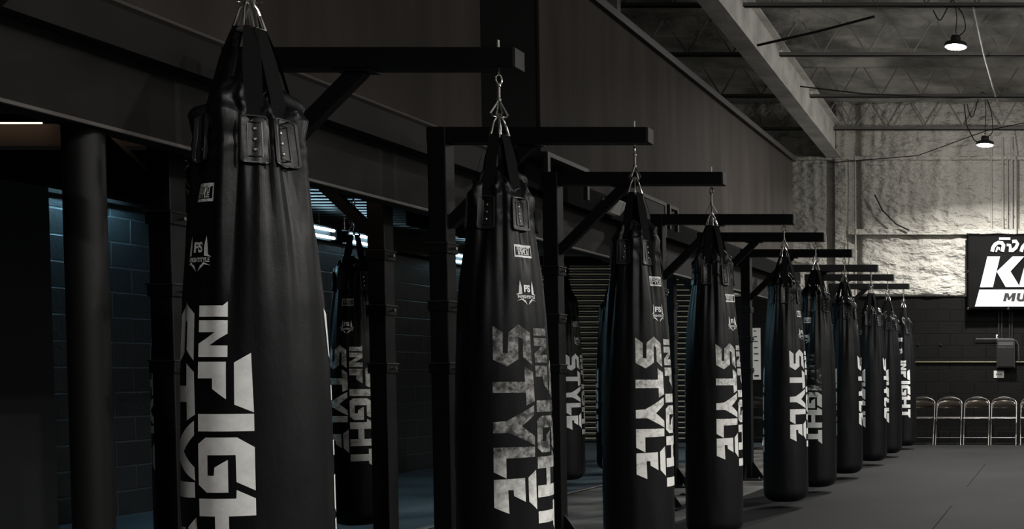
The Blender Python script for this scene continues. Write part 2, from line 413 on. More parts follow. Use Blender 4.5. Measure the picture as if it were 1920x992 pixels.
for k, x in enumerate((1722,1764)):
    a = onY(x, 646, YW)
    tag(obj('wall_hook', lathe(bmesh.new(), [(.006,-.01),(.016,-.004),(.016,.004),(.006,.01)], 12, (a.x,YW-.02,a.z)), chrome, None, True), ['small bright hook on the black wall just right of the last bag','small bright hook on the black wall left of the electrical box'][k], 'hook', 'wall hooks')  # bright disc stands in for the glint on a wall outlet
a, b = onY(1412, 615, YW-.01), onY(1424, 712, YW-.01)
t = thing('wall_poster', (a.x,YW,b.z), 'tall narrow white poster on the far wall, seen between two bags', 'poster')
wd, ht = .12, a.z-b.z
obj('sheet', bxm((-.02,-.012,0),(wd,-.002,ht)), whitep, t)
bm = bmesh.new()
for k, (zf, l) in enumerate(((.93,.03),(.82,.05),(.73,.06),(.61,.06),(.49,.07),(.36,.07))): box(bm, (.015,-.0145,zf*ht),(.015+l,-.0118,zf*ht+.018))
box(bm, (.015,-.0145,.05),(.09,-.0118,.08)); obj('printed_lines', bm, ink, t)

# banner
a, b = onY(1812, 437, YW-.26), onY(1990, 581, YW-.26)
BX, BZ0, BZ1 = a.x, b.z, a.z; BY = YW-.24
def bpt(px, py): q = onY(px, py, BY); return (q.x-BX, q.z-BZ0)
t = thing('wall_banner', (BX,BY,BZ0), 'black vinyl banner with white Thai and Latin lettering on the far wall', 'banner')
bm = bmesh.new(); nx, nz = 40, 24; W_, H_ = b.x-a.x, BZ1-BZ0; g = []
for i in range(nx+1):
    col = []
    for j in range(nz+1):
        x, z = W_*i/nx, H_*j/nz
        d = .012*noise.noise(Vector((x*3,z*3,0)))+.02*math.exp(-((x-.2)*1.2+(H_-z-.15))**2*30)*math.exp(-x*2.2)
        z -= .012*math.sin(PI*i/nx*3)**2*(j/nz)
        col.append(bm.verts.new((x,.015-d*.5,z)))
    g.append(col)
for i in range(nx):
    for j in range(nz): bm.faces.new((g[i][j],g[i+1][j],g[i+1][j+1],g[i][j+1]))
r = bmesh.ops.solidify(bm, geom=list(bm.faces), thickness=.003)
obj('vinyl_sheet', bm, banner_b, t, 'all')
def flat(name, polys, mat, y=-.006):
    bm = bmesh.new()
    for p in polys:
        q = [bpt(*v) for v in p]; prism(bm, q, y, y+.005)
    return obj(name, bm, mat, t)
def bz(X, Y): return (1800+X/5.833, 430+Y/5.833)
flat('white_lettering', [[bz(*p) for p in poly] for poly in (
    [(300,297),(438,297),(400,460),(360,635),(218,635)],
    [(402,462),(575,297),(703,297),(552,460),(648,618),(640,632),(500,632)],
    [(648,612),(700,420),(800,297),(935,297),(860,632),(640,632)],
)], banner_w)
flat('white_panel', [[bz(*p) for p in ((212,660),(1100,660),(1100,845),(163,845))]], banner_w, -.005)
def flat_text(name, s, px, py, hpx, mat, y, bold, shear, ax=1.0):
    vs, fs = text_polys(s, 1, bold, shear, ax)
    if not vs: return
    ys = [v[1] for v in vs]; xs = [v[0] for v in vs]; k = hpx/(max(ys)-min(ys))
    bm = bmesh.new(); vv = []
    for v in vs:
        q = bpt(px+(v[0]-min(xs))*k, py-(v[1]-min(ys))*k); vv.append(bm.verts.new((q[0],y,q[1])))
    for f in fs:
        try: bm.faces.new([vv[i] for i in f])
        except ValueError: pass
    bmesh.ops.solidify(bm, geom=list(bm.faces), thickness=.002)
    return obj(name, bm, mat, t)
flat('dark_lettering', [[bz(*p) for p in poly] for poly in (
    [(470,788),(492,698),(532,698),(543,745),(574,698),(614,698),(594,788),(560,788),(570,738),(541,774),(524,774),(514,738),(502,788)],
    [(630,698),(664,698),(652,756),(659,766),(676,766),(684,756),(697,698),(731,698),(715,765),(692,789),(642,789),(622,774),(618,756)],
)], ink, -.009)
# Thai line drawn as heavy strokes
def stroke(bm, pts, wpx):
    q = [Vector(bpt(*bz(*p))) for p in pts]; ww = wpx/5.833/113/2
    Ls, Rs = [], []
    for i, p in enumerate(q):
        d = (q[min(i+1,len(q)-1)]-q[max(i-1,0)]).normalized(); nn = Vector((-d.y,d.x))
        Ls.append(p+nn*ww); Rs.append(p-nn*ww)
    for i in range(len(q)-1):
        a0,a1,b1,b0 = Ls[i],Ls[i+1],Rs[i+1],Rs[i]
        prism(bm, [(c.x,c.y) for c in (a0,a1,b1,b0)], -.010+i*.0002, -.004)
bm = bmesh.new()
stroke(bm, [(352,245),(362,200),(385,165),(420,145),(460,150),(476,175),(470,210),(462,245)], 38)
stroke(bm, [(428,228),(432,205),(402,196)], 18); stroke(bm, [(395,248),(408,205)], 18)
stroke(bm, [(428,103),(550,103)], 26)
stroke(bm, [(512,172),(545,172),(556,226)], 30); stroke(bm, [(535,230),(575,232),(612,200),(630,160),(610,130),(572,135)], 36)
stroke(bm, [(668,245),(684,195),(715,160),(760,160),(775,200),(760,245)], 36); stroke(bm, [(740,140),(800,110)], 30)
obj('thai_lettering', bm, banner_w, t)
for x, z in ((.02,.02),(.02,H_*.5),(.02,H_-.02),(.68,.02),(.68,H_-.02)):
    bm = bmesh.new(); tube(bm, [(x+.014*math.cos(k*PI/5),-.008,z+.014*math.sin(k*PI/5)) for k in range(10)], .004, 6, True); obj('eyelet', bm, chrome, t, True)

# folding chairs along the far wall
def make_chair(x, label, grp='folding chairs along the far wall'):
    t = thing('folding_chair', (x,18.95,0), label, 'chair', grp)
    w2 = .2
    pts = [(-w2,-.25,.0),(-w2,-.02,.45),(-w2,.07,.66)]
    for k in range(9):
        a = PI-PI*k/8; pts.append((math.cos(a)*w2*(1 if 0<k<8 else 1),.09+.02*math.sin(a),.66+.1*math.sin(a)))
    pts += [(w2,.07,.66),(w2,-.02,.45),(w2,-.25,0)]
    obj('front_frame', tubem(pts, .0115, 8), chair_chrome, t, True)
    pts = [(-w2+.02,.2,.0),(-w2+.02,-.04,.44),(w2-.02,-.04,.44),(w2-.02,.2,0)]
    obj('rear_frame', tubem(pts, .010, 8), chair_chrome, t, True)
    for y, z in ((-.19,.12),(.15,.1)): obj('stretcher', tubem([(-w2,y,z),(w2,y,z)], .0045), chair_chrome, t, True)
    # seat pad
    bm = bmesh.new(); nx = 8; rows = []
    obj('seat', bxm((-w2+.015,-.24,.42),(w2-.015,.1,.455), .012), vinyl, t, True)
    obj('seat_rail', tubem([(-w2+.0,-.245,.435),(w2-.0,-.245,.435)], .008), chair_chrome, t, True)
    # curved back panel
    bm = bmesh.new(); rows = []
    for i in range(17):
        u = -1+2*i/16; x_ = u*(w2-.01); y_ = .10+.035*(1-u*u)
        ztop = .66+.09*math.sqrt(max(0,1-u*u*.92)); zb = .585
        rows.append([bm.verts.new((x_,y_-.03*(1-(2*q/6-1)**2)+.01*q/6,zb+(ztop-zb)*q/6)) for q in range(7)])
    for A, B in zip(rows, rows[1:]):
        for k in range(6): bm.faces.new((A[k],B[k],B[k+1],A[k+1]))
    bmesh.ops.solidify(bm, geom=list(bm.faces), thickness=.008)
    obj('backrest', bm, chair_back, t, 'all')
def cx_(px): return onY(px, 800, 18.9).x
for px, lab in ((1937,'black folding chair at the right edge of the picture, cut off'),(1882,'black folding chair below the electrical box, second from the right edge'),(1831,'black folding chair, third from the right edge'),(1779,'black folding chair, fourth from the right edge'),(1728,'black folding chair half hidden behind the farthest heavy bag'),(1412,'black folding chair glimpsed under the narrow white poster between two bags')):
    make_chair(cx_(px), lab)

# ------------------------------------------------------------------ lamps
def bay_lamp(x, y, z, label, jz, power=1.0):
    t = thing('high_bay_lamp', (x,y,z), label, 'lamp', 'round high bay lamps')
    bm = lathe(bmesh.new(), [(.02,.13),(.05,.13),(.06,.10),(.06,.07),(.125,.045),(.135,.02),(.135,.0),(.122,-.002)], 32)
    obj('housing', bm, M('lamp_housing',(.05,.05,.05),.4,.5), t, True)
    obj('lens', lathe(bmesh.new(), [(.03,-.02),(.07,-.018),(.11,-.010),(.121,-.002),(.12,0)], 32), lens_m, t, True)
    bm = bmesh.new(); tube(bm, [(.02*math.cos(k*PI/5),0,.15+.02*math.sin(k*PI/5)) for k in range(10)], .005, 6, True); obj('hook', bm, chrome, t, True)
    zt = jz-z
    obj('cord', tubem([(0,0,.16),(.015,0,zt*.6+.06),(0,0,zt)], .006, 6), cable_m, t, True)
    pts = [(.03,0,.12),(.11,0,.2),(.09,0,zt*.6+.08),(.01,.02,zt+.02),(-.04,0,zt+.08),(-.1,0,zt-.02),(-.18,0,zt*.45+.1),(-.24,0,zt*.5+.15),(-.26,0,zt*.8+.06)]
    sm = []
    for i in range(len(pts)-1):
        p_, q_ = Vector(pts[i]), Vector(pts[i+1])
        a_, b_2 = Vector(pts[max(i-1,0)]), Vector(pts[min(i+2,len(pts)-1)])
        for k in range(5):
            s = k/5; sm.append(.5*((2*p_)+(-a_+q_)*s+(2*a_-5*p_+4*q_-b_2)*s*s+(-a_+3*p_-3*q_+b_2)*s**3))
    obj('power_cable', tubem(sm, .007, 6), cable_m, t, True)
    ld = bpy.data.lights.new('bay_light', 'AREA'); ld.shape = 'DISK'; ld.size = .2; ld.energy = P_BAY*power; ld.color = (1,.975,.935); ld.spread = math.radians(150)
    lo = bpy.data.objects.new('bay_light', ld); C.objects.link(lo); lo.location = (0,0,-.03); lo.parent = t
    ld = bpy.data.lights.new('lens_glow', 'POINT'); ld.energy = P_GLOW*power; ld.color = (1,.975,.935); ld.shadow_soft_size = .05
    lo = bpy.data.objects.new('lens_glow', ld); C.objects.link(lo); lo.location = (0,0,-.085); lo.parent = t
def jb(y): return 5.10+.0545*(19.4-y)
p = onY(1792, 88, 13.8); bay_lamp(p.x, 13.8, p.z, 'bright round high bay lamp under tangled cables, upper of the two in view', jb(13.8), .5)
p = onY(1847, 272, 17.43); bay_lamp(p.x, 17.43, p.z, 'bright round high bay lamp near the far wall, lower of the two in view', jb(17.43), .85)
for (x, y, pw) in ((3.2,17.43,.5),(5.8,12.0,2.0),(5.8,6.6,3.1),(4.2,2.2,1.6),(2.6,-1.8,1.15)):
    bay_lamp(x, y, jb(y)-.45, 'round high bay lamp of the hall, outside the picture to the right', jb(y), pw)
# cables across the roof
def cable(pts, r, label, mat=cable_m):
    q = [onY(px,py,Y) for px,py,Y in pts]; c0 = q[0]
    return tag(obj('roof_cable' if mat is cable_m else 'roof_conduit', tubem(q, r, 6), mat, None, True), label, 'cable' if mat is cable_m else 'conduit')
cable([(1420,85,13.2),(1530,60,13.0),(1640,31,12.9)], .014, 'black rod slanting across the roof from the steel beam')
cable([(1500,162,15.2),(1620,176,15.3),(1790,184,15.4),(1985,183,15.4)], .009, 'dark cable sagging below the third roof joist')
cable([(1560,305,19.1),(1720,292,18.8),(1850,245,17.6),(1960,222,17.4)], .007, 'thin dark cable from the top of the far wall towards the lower lamp')
cable([(1808,196,17.3),(1812,235,17.3),(1826,262,17.35),(1838,270,17.4)], .009, 'short black cable hanging to the lower lamp')
cable([(1825,15,13.7),(1845,105,15.3),(1866,180,17.0),(1880,216,17.6)], .014, 'pale conduit running down the roof between the joists', conduit)
cable([(1890,250,18.9),(1904,300,19.2),(1905,437,19.2)], .010, 'pale conduit bending down the wall above the banner', conduit)
cable([(1640,365,19.22),(1655,395,19.22),(1680,420,19.22),(1705,432,19.22)], .014, 'curved dark cable hanging against the foam wall')

# led battens under the mezzanine
def batten(y0, y1, label, x=-7.45, z=2.575, lm=None):
    t = thing('led_batten', (x,(y0+y1)/2,z), label, 'light', 'twin tube lights under the mezzanine'); l = (y1-y0)/2
    obj('housing', bxm((-.075,-l,-.07),(-.035,l,.08), .006), M('batten_grey',(.02,.02,.02),.6), t)
    for dz in (-.038,.038): obj('tube', tubem([(0,-l+.03,dz),(0,l-.03,dz)], .014, 10), lm or led_m, t, True)
    for s in (-1,1): obj('end_cap', bxm((-.05,s*l-.01*s,-.06),(.03,s*l-.03*s,.06), .004), black_paint, t)
    for s in (-.7,.7): obj('hanger', tubem([(-.055,s*l,.07),(-.055,s*l,2.80-z)], .004, 6), chrome, t)
batten(8.3, 9.5, 'twin tube light over the block wall, hidden behind the black bulkhead at the left', z=2.66, lm=led_hi)
batten(10.95, 12.15, 'long bright twin tube light just right of the nearest heavy bag')
batten(12.3, 12.95, 'twin tube light behind the left rack post, right of the long one')
batten(14.4, 15.4, 'twin tube light peeking out left of the second heavy bag')
batten(16.0, 16.9 if YE > 17 else YE-.3, 'twin tube light right of the second heavy bag, farthest one')
batten(15.0, 16.1, 'twin tube light in the back left corner under the mezzanine, behind the nearest bag', x=-10.9, lm=led_added)  # unseen tube added so the shutter slats catch light
batten(12.4, 13.6, 'twin tube light far left beyond the block wall, behind the nearest bag', x=-11.4, lm=led_added)  # second unseen tube, also added to light the shutter
# warm line lamp
t = thing('warm_strip_lamp', (-6.3,6.48,2.5), 'thin warm strip lamp at the left edge above the round pillar', 'light')
obj('tube', tubem([(-.8,0,.02),(.73,0,.02)], .0045, 8), warm_m, t, True); obj('housing', bxm((-.82,.0,.03),(.75,.065,.07)), black_paint, t)
t = thing('ceiling_bulb', (-4.55,5.9,2.6), 'warm bulb under the mezzanine, hidden behind the fascia by the left racks', 'lamp')
obj('bulb', lathe(bmesh.new(), [(.004,-.05),(.025,-.035),(.03,-.01),(.018,.03),(.015,.05)], 16), emis('bulb_glass',(1,.72,.5),12), t, True)
obj('holder', lathe(bmesh.new(), [(.02,.045),(.025,.06),(.05,.19),(.05,.2)], 16), black_paint, t, True)
ld = bpy.data.lights.new('bulb_light', 'POINT'); ld.energy = P_WARM; ld.color = (1,.74,.58); ld.shadow_soft_size = .05
lo = bpy.data.objects.new('bulb_light', ld); C.objects.link(lo); lo.location = (0,-.0,-.09); lo.parent = t

# ------------------------------------------------------------------ pillar, ledge frames, fitting
py_ = solveY(-3.8, 168, 1.2)
t = thing('round_pillar', (-3.8,py_,0), 'round black steel pillar standing under the mezzanine edge at the left', 'pillar')
bm = lathe(bmesh.new(), [(.068,-.02),(.068,ZB+.3)], 32); obj('shaft', bm, M('pillar_paint',(.009,.009,.009),.5,spec=.35), t, True)
obj('foot_plate', bxm((-.13,-.13,-.025),(.13,.13,-.005), .004), blacksteel, t)
def frame_box(px0, px1, Xf, zt, zb, label, solid=False):
    ya, yb = solveY(Xf, px0, zt), solveY(Xf, px1, zt)
    t = thing('ledge_frame', (XF+.02,ya,zb), label, 'bracket')
    dx = Xf-XF-.02; d = yb-ya; h = zt-zb
    bm = bmesh.new(); box(bm, (0,0,h-.03),(dx,d,h)); obj('top_plate', bm, steel_side, t)
    for k, yy in enumerate((0,d-.04)): obj('upright', bxm((dx-.03,yy,0),(dx,yy+.04,h-.03)), steel_side, t)
    obj('back_plate', bxm((0.0,0,0),(.02,d,h-.03)), black_paint, t)
    if solid: obj('face_plate', bxm((dx-.02,.04,.0),(dx-.006,d-.04,h-.03)), mezz_band, t)
frame_box(1027, 1105, -3.5, 2.67, 2.44, 'open black steel frame box on the mezzanine ledge above the second post')
frame_box(1205, 1250, -3.5, 2.67, 2.36, 'closed grey steel box on the mezzanine ledge behind the third heavy bag', True)
frame_box(1256, 1273, -3.5, 2.67, 2.45, 'small open black steel frame on the ledge left of the fourth heavy bag')
p = onY(1158, 386, 9.3)
t = thing('emergency_light', (-3.52,solveY(-3.52,1158,2.5),2.47), 'small white wedge-shaped light fitting on the fascia behind the third heavy bag', 'light fitting')
bm = bmesh.new(); prism(bm, [(-.17,-.05),(-.02,-.05),(.05,.04),(.02,.06),(-.17,.06)], -.1, .1); obj('case', bm, whitepl, t)

# ------------------------------------------------------------------ bag racks
def rack(px_or_y, label, grp, X0, sgn, length, byY=False):
    y = px_or_y
    t = thing('bag_rack', (X0,y,-.012), label, 'rack', grp); z0 = .012
    s = sgn
    obj('post', bxm((-.05,-.05,.0),(.05,.05,2.50+z0), .005), blacksteel, t)
    obj('arm', bxm((-.052*s if False else -.055*s,-.045,2.415+z0),(length*s,.045,2.50+z0), .004), blacksteel, t)
    obj('arm_cap', bxm((length*s,-.043,2.417+z0),(length*s+.006*s,.043,2.498+z0), .002), steel_side, t)
    bm = bmesh.new(); beam(bm, (.04*s,0,1.97+z0),(.50*s,0,2.42+z0), .05,.062, (0,1,0), .003); obj('brace', bm, blacksteel, t)
    bm = bmesh.new(); box(bm, (.40*s,-.04,2.405+z0),(.56*s,.04,2.416+z0)); obj('brace_plate', bm, blacksteel, t)
    for z in (1.84,1.52,1.18):
        c = obj('collar', bxm((-.058,-.058,z+z0-.03),(.058,.058,z+z0+.03), .004), blacksteel, t)
        obj('rim', bxm((-.063,-.063,z+z0+.022),(.063,.063,z+z0+.03), .002), steel_side, c)
        obj('pin', tubem([(.058,0,z+z0),(.08,0,z+z0)], .008, 8), rivetm, c, True)
    obj('base_plate', bxm((-.2,-.2,0),(.2,.2,.014), .003), blacksteel, t)
    for dx, dy in ((1,0),(-1,0),(0,1),(0,-1)):
        bm = bmesh.new()
        if dx: prism(bm, [(.05*dx,.014),(.18*dx,.014),(.05*dx,.20)], -.005, .005, lambda a,b,c:(a,c,b))
        else: prism(bm, [(.05*dy,.014),(.18*dy,.014),(.05*dy,.20)], -.005, .005, lambda a,b,c:(c,a,b))
        obj('gusset', bm, blacksteel, t)
    for dx in (-.16,.16):
        for dy in (-.16,.16): obj('bolt', lathe(bmesh.new(), [(.013,.014),(.013,.024),(.006,.024),(.006,.04)], 8, (dx,dy,0)), rivetm, t)
    return t

# ------------------------------------------------------------------ heavy bags
PROF = [(.50,.188),(.9,.186),(1.15,.180),(1.37,.168),(1.55,.151),(1.70,.131),(1.82,.115),(1.92,.108)]
def prof(z):
    if z <= PROF[0][0]: return PROF[0][1]
    for (a,ra),(b,rb_) in zip(PROF, PROF[1:]):
        if z <= b: s = (z-a)/(b-a); s_ = s; return ra+(rb_-ra)*s_
    return PROF[-1][1]
def sm(a, b, x): t = min(1,max(0,(x-a)/(b-a))); return t*t*(3-2*t)
def make_R(seed, straps, lean):
    rnd = random.Random(seed); ph = [rnd.uniform(0,2*PI) for _ in range(5)]
    def R(th, z):
        r = prof(z); g = sm(.95, 1.8, z); g2 = sm(1.45, 1.9, z)
        f = (.0042*math.cos(7*th+ph[0])+.004*math.cos(12*th+ph[1]+.4*math.sin(2*z))+.003*math.cos(19*th+ph[2]))*g
        cr = abs(math.sin(5.5*th+ph[3]+.5*math.sin(z*2)))
        f += .010*(cr**.6-.6)*g*sm(1.1,1.75,z)
        ind = 0; 
        for s in straps:
            d = (th-s+PI)%(2*PI)-PI; ind += math.exp(-(d/.2)**2)
        f += (.010-.026*min(1,ind))*g2
        cb = sm(1.72,1.83,z)
        if cb > 0: f += cb*.007*(1-2*abs(noise.noise(Vector((math.cos(th)*2.2+seed*2, math.sin(th)*2.2, z*22)))))*(1-.8*min(1,ind))
        f += .004*noise.noise(Vector((math.cos(th)*3+seed, math.sin(th)*3, z*2)))
        return r+f
    return R
def wrap(bm, R, a0, z0, off, R0, back=0):
    """map flat (v,u,w) -> bag surface"""
    for v in bm.verts:
        th = a0+v.co.x/R0; z = z0-v.co.y; r = R(th, z)+off+v.co.z
        v.co = Vector((r*math.sin(th), -r*math.cos(th), z))
def grid_cut(bm, dv, du):
    xs = [v.co.x for v in bm.verts]; ys = [v.co.y for v in bm.verts]
    x = math.floor(min(xs)/dv)*dv+dv
    while x < max(xs):
        bmesh.ops.bisect_plane(bm, geom=bm.verts[:]+bm.edges[:]+bm.faces[:], plane_co=(x,0,0), plane_no=(1,0,0)); x += dv
    y = math.floor(min(ys)/du)*du+du
    while y < max(ys):
        bmesh.ops.bisect_plane(bm, geom=bm.verts[:]+bm.edges[:]+bm.faces[:], plane_co=(0,y,0), plane_no=(0,1,0)); y += du
def polys(pl, th=0):
    bm = bmesh.new()
    for p in pl:
        vs = [bm.verts.new((a,b,0)) for a,b in p]; bm.faces.new(vs)
    bm.normal_update(); bmesh.ops.triangulate(bm, faces=bm.faces[:])
    if th:
        r = bmesh.ops.extrude_face_region(bm, geom=bm.faces[:])
        for e in r['geom']:
            if isinstance(e, bmesh.types.BMVert): e.co.z += th
    return bm
k_ = .15/283
def g1(X, u): return ((X-105)*k_, u)
INFIGHT = [
 [(0,.012),(.075,.012),(.087,.0),(.087,.043),(0,.043)],
 [(0,.053),(.087,.053),(.087,.09),(.035,.123),(.087,.123),(.087,.155),(0,.155),(0,.118),(.052,.086),(0,.086)],
 [g1(105,.168),g1(262,.168),g1(262,.272),g1(190,.243),g1(190,.214),g1(105,.214)],
 [g1(300,.170),g1(380,.143),g1(388,.309),g1(300,.287)],
 [g1(105,.313),g1(388,.313),g1(388,.361),g1(105,.361)],
 [g1(105,.396),g1(150,.378),g1(310,.378),g1(388,.406),g1(388,.527),g1(305,.502),g1(303,.427),g1(162,.427),g1(162,.484),g1(198,.484),g1(202,.461),g1(268,.440),g1(268,.531),g1(155,.531),g1(105,.510)],
 [g1(105,.548),g1(303,.548),g1(305,.524),g1(388,.549),g1(388,.597),g1(268,.597),g1(268,.668),g1(388,.668),g1(388,.7175),g1(105,.7175),g1(105,.668),g1(200,.668),g1(200,.597),g1(105,.597)],
 [g1(105,.776),g1(318,.776),g1(318,.739),g1(388,.739),g1(388,.873),g1(318,.842),g1(318,.826),g1(105,.826)],
]
def g2(X, Y): return ((X-40-(Y-62)*.06)/182*.165, (Y-54)/1203)
STYLE = [
 [g2(40,62),g2(88,95),g2(92,195),g2(114,197),g2(112,95),g2(157,52),g2(215,95),g2(228,252),g2(184,215),g2(180,125),g2(158,112),g2(162,225),g2(112,262),g2(52,228)],
 [(.125,.172),(.163,.196),(.167,.315),(.13,.332),(.128,.28),(0,.28),(0,.235),(.126,.235)],
 [(0,.399),(.05,.395),(.163,.332),(.163,.372),(.108,.418),(.163,.461),(.165,.499),(.058,.444),(0,.444)],
 [(0,.503),(.163,.503),(.163,.546),(.047,.548),(.047,.63),(0,.603)],
 [(0,.634),(.117,.631),(.119,.73),(.074,.703),(.072,.678),(.052,.678),(.055,.775),(0,.748)],
 [(.131,.63),(.167,.60),(.17,.766),(.133,.73)],
]
GAP = .012
def badge_rect():
    W2, H2, t_ = .042, .026, .0045
    pl = [[(-W2,-H2),(W2,-H2),(W2,-H2+.009),(-W2,-H2+.009)], [(-W2,H2-.008),(W2,H2-.008),(W2,H2),(-W2,H2)],
          [(-W2,-H2),(-W2+t_,-H2),(-W2+t_,H2),(-W2,H2)], [(W2-t_,-H2),(W2,-H2),(W2,H2),(W2-t_,H2)]]
    return pl
def badge_shield():
    pl = []
    for s in (-1,1):
        pl.append([(s*.030,-.048),(s*.024,-.02),(s*.024,.008),(s*.048,.012),(s*.036,.004),(s*.034,-.02)])
        pl.append([(s*.046,.036),(s*.022,.026),(s*.003,.052),(s*.012,.034),(s*.026,.032)])
    return pl
def txt(pl_s, size, cx, cy, ax=1.0, bold=.0, max_w=None):
    vs, fs = text_polys(pl_s, size, bold, 0, ax)
    if max_w:
        k = max_w/(max(v[0] for v in vs)-min(v[0] for v in vs)); vs = [(v[0]*k, v[1]) for v in vs]
    return [(v[0]+cx, -v[1]+cy) for v in vs], fs
TXT = [txt('INFIGHT', .021, 0, -.008, 1, .0007, .062), txt('STYLE', .021, 0, .008, 1, .0007, .055)]
TXT2 = [txt('FS', .038, 0, -.014, 1, .0016, .034), txt('INFIGHTSTYLE', .0165, 0, .020, 1, .0006, .082), txt('EST', .007, 0, -.038, 1, .0003, .012)]
TXT2 = TXT2[:2]
def add_txt(bm, T, z=0):
    for vs, fs in T:
        vv = [bm.verts.new((a,b,z)) for a,b in vs]
        for f in fs:
            try: bm.faces.new([vv[i] for i in f])
            except ValueError: pass

def heavy_bag(X, Y, aB, straps, label, grp, pm, seed, spin=0, hi=True):
    aB = math.radians(aB); straps = [math.radians(s) for s in straps]
    t = thing('heavy_bag', (X,Y,0), label, 'punching bag', grp)
    R = make_R(seed, straps, 0)
    SEG = 144 if hi else 96
    bm = bmesh.new(); rows = []
    zb = .055; rc = .10
    prm = []
    for k in range(1,9):
        a = PI/2*k/8; prm.append(('b', math.sin(a), zb+rc*.9*(1-math.cos(a))))
    z = zb+rc*.9+.03
    while z < 1.84: prm.append(('s', 1, z)); z += .011 if z > 1.66 else (.028 if z > 1.0 else .06)
    for k in range(0,23): prm.append(('t', k/22, 0))
    rings = []
    for kind, a, z in prm:
        ring = []
        for s in range(SEG):
            th = 2*PI*s/SEG
            if kind == 'b':
                r0 = R(th,.2); r = r0-rc+rc*a
            elif kind == 's': r = R(th, z)
            else:
                # shoulder rolls inwards and rises into crumpled peaks between the straps
                ind = sum(math.exp(-(((th-q+PI)%(2*PI)-PI)/.22)**2) for q in straps)
                bul = 1-min(1,ind)
                zs = 1.845+.055*bul*(.7+.6*noise.noise(Vector((math.cos(th)*2,math.sin(th)*2,seed*5))))
                r0 = R(th,1.845)*(1+.07*bul)
                if a < .7:      # cone of gathered leather
                    q_ = a/.7; r = r0+(.058-r0)*q_**1.15; zz = zs+(1.985+.022*math.sin(3*th+seed)-zs)*q_
                else:           # mouth tucks back in
                    q_ = (a-.7)/.3; r = .058*(1-q_)+.012*q_; zz = 1.985+.022*math.sin(3*th+seed)*(1-q_)-.05*q_
                am = math.sin(PI*min(1,a*1.25)) if a < .8 else 0
                r += am*(.011*(1-2*abs(noise.noise(Vector((math.cos(th)*2.2+seed*2, math.sin(th)*2.2, zz*22)))))+.026*noise.noise(Vector((math.cos(th)*4.5+seed*3, math.sin(th)*4.5, a*4)))+.010*(abs(math.sin(6.5*th+4*a+seed))-.5))
                zz += am*.020*noise.noise(Vector((math.cos(th)*6+seed, math.sin(th)*6, a*3+9)))
                ring.append(bm.verts.new((r*math.sin(th), -r*math.cos(th), zz))); continue
            ring.append(bm.verts.new((r*math.sin(th), -r*math.cos(th), z)))
        rings.append(ring)
    for A, B in zip(rings, rings[1:]):
        for s in range(SEG): bm.faces.new((A[s],A[(s+1)%SEG],B[(s+1)%SEG],B[s]))
    bm.faces.new(rings[0][::-1]); bm.faces.new(rings[-1])
    obj('body', bm, leather, t, 'all')
    # prints, front and back
    R0 = .187
    for half in (0, PI):
        a0 = aB+half
        bm = polys([[(v_+GAP/2,u_) for v_,u_ in p] for p in INFIGHT]); grid_cut(bm, .012, .06); wrap(bm, R, a0, 1.35, .0016, R0); obj('lettering', bm, pm, t, 'all')
        bm = polys([[(v_-.165-GAP/2,u_) for v_,u_ in p] for p in STYLE]); grid_cut(bm, .012, .06); wrap(bm, R, a0, 1.35, .0016, R0); obj('lettering', bm, pm, t, 'all')
        bm = polys(badge_rect()); grid_cut(bm, .012, .03)
        add_txt(bm, TXT); wrap(bm, R, a0-.07, 1.655, .0025, .15); obj('badge', bm, badgem, t)
        bm = polys(badge_shield()); grid_cut(bm, .012, .03)
        add_txt(bm, TXT2); wrap(bm, R, a0-.07, 1.485, .0025, .162); obj('badge', bm, badgem, t)
    # straps with riveted patches
    def rrect(w, h, c, n=5):
        out = []
        for (sx, sy, a_) in ((1,-1,-PI/2),(1,1,0),(-1,1,PI/2),(-1,-1,PI)):
            for k in range(n): a = a_+PI/2*k/(n-1); out.append((sx*(w-c)+c*math.cos(a), sy*(h-c)+c*math.sin(a)))
        return out
    for q in straps:
        zc = 1.81
        bm = polys([rrect(.034,.068,.012)], .006); grid_cut(bm, .012, .03); wrap(bm, R, q, zc, .004, .125)
        pt = obj('anchor_patch', bm, patchm, t, True)
        for (w1,h1,c1,w2_,h2_,c2) in ((.034,.068,.012,.030,.064,.009),(.018,.05,.003,.0155,.0475,.002)):
            o_, i_ = rrect(w1,h1,c1), rrect(w2_,h2_,c2)
            quads = [[o_[i],o_[(i+1)%20],i_[(i+1)%20],i_[i]] for i in range(20)]
            bm = polys(quads, .003); bmesh.ops.remove_doubles(bm, verts=bm.verts, dist=1e-6); wrap(bm, R, q, zc, .010, .125); obj('stitched_edge', bm, edgem, pt)
        for du in (-.03,0,.03):
            r = R(q, zc-du)+.010; c = Vector((r*math.sin(q), -r*math.cos(q), zc-du)); n_ = Vector((math.sin(q),-math.cos(q),0))
            bm = bmesh.new(); tube(bm, [c, c+n_*.003, c+n_*.006], [.0065,.006,.003], 10); obj('rivet', bm, rivetm, pt, True)
        # webbing strap
        path = []
        for z in (1.78,1.83,1.87): path.append((R(q,min(z,1.85))+.005+(.004 if z > 1.85 else 0), z))
        path += [(.101,1.93),(.086,1.99),(.071,2.05),(.055,2.10),(.043,2.132),(.037,2.147),(.031,2.143)]
        tn = Vector((math.cos(q), math.sin(q), 0)); rd = Vector((math.sin(q), -math.cos(q), 0))
        bm = bmesh.new(); rows = []
        for i, (r, z) in enumerate(path):
            wv = .023 if i < 6 else (.019 if i < 8 else .015)
            rows.append([bm.verts.new(rd*r+tn*(wv*s)+Vector((0,0,z))) for s in (-1,0,1)])
        for A, B in zip(rows, rows[1:]):
            for k in range(2): bm.faces.new((A[k],A[k+1],B[k+1],B[k]))
        bmesh.ops.solidify(bm, geom=bm.faces[:], thickness=.004)
        sp = obj('strap', bm, strapm, t)
        bm = bmesh.new(); c0 = rd*.037+Vector((0,0,2.143))
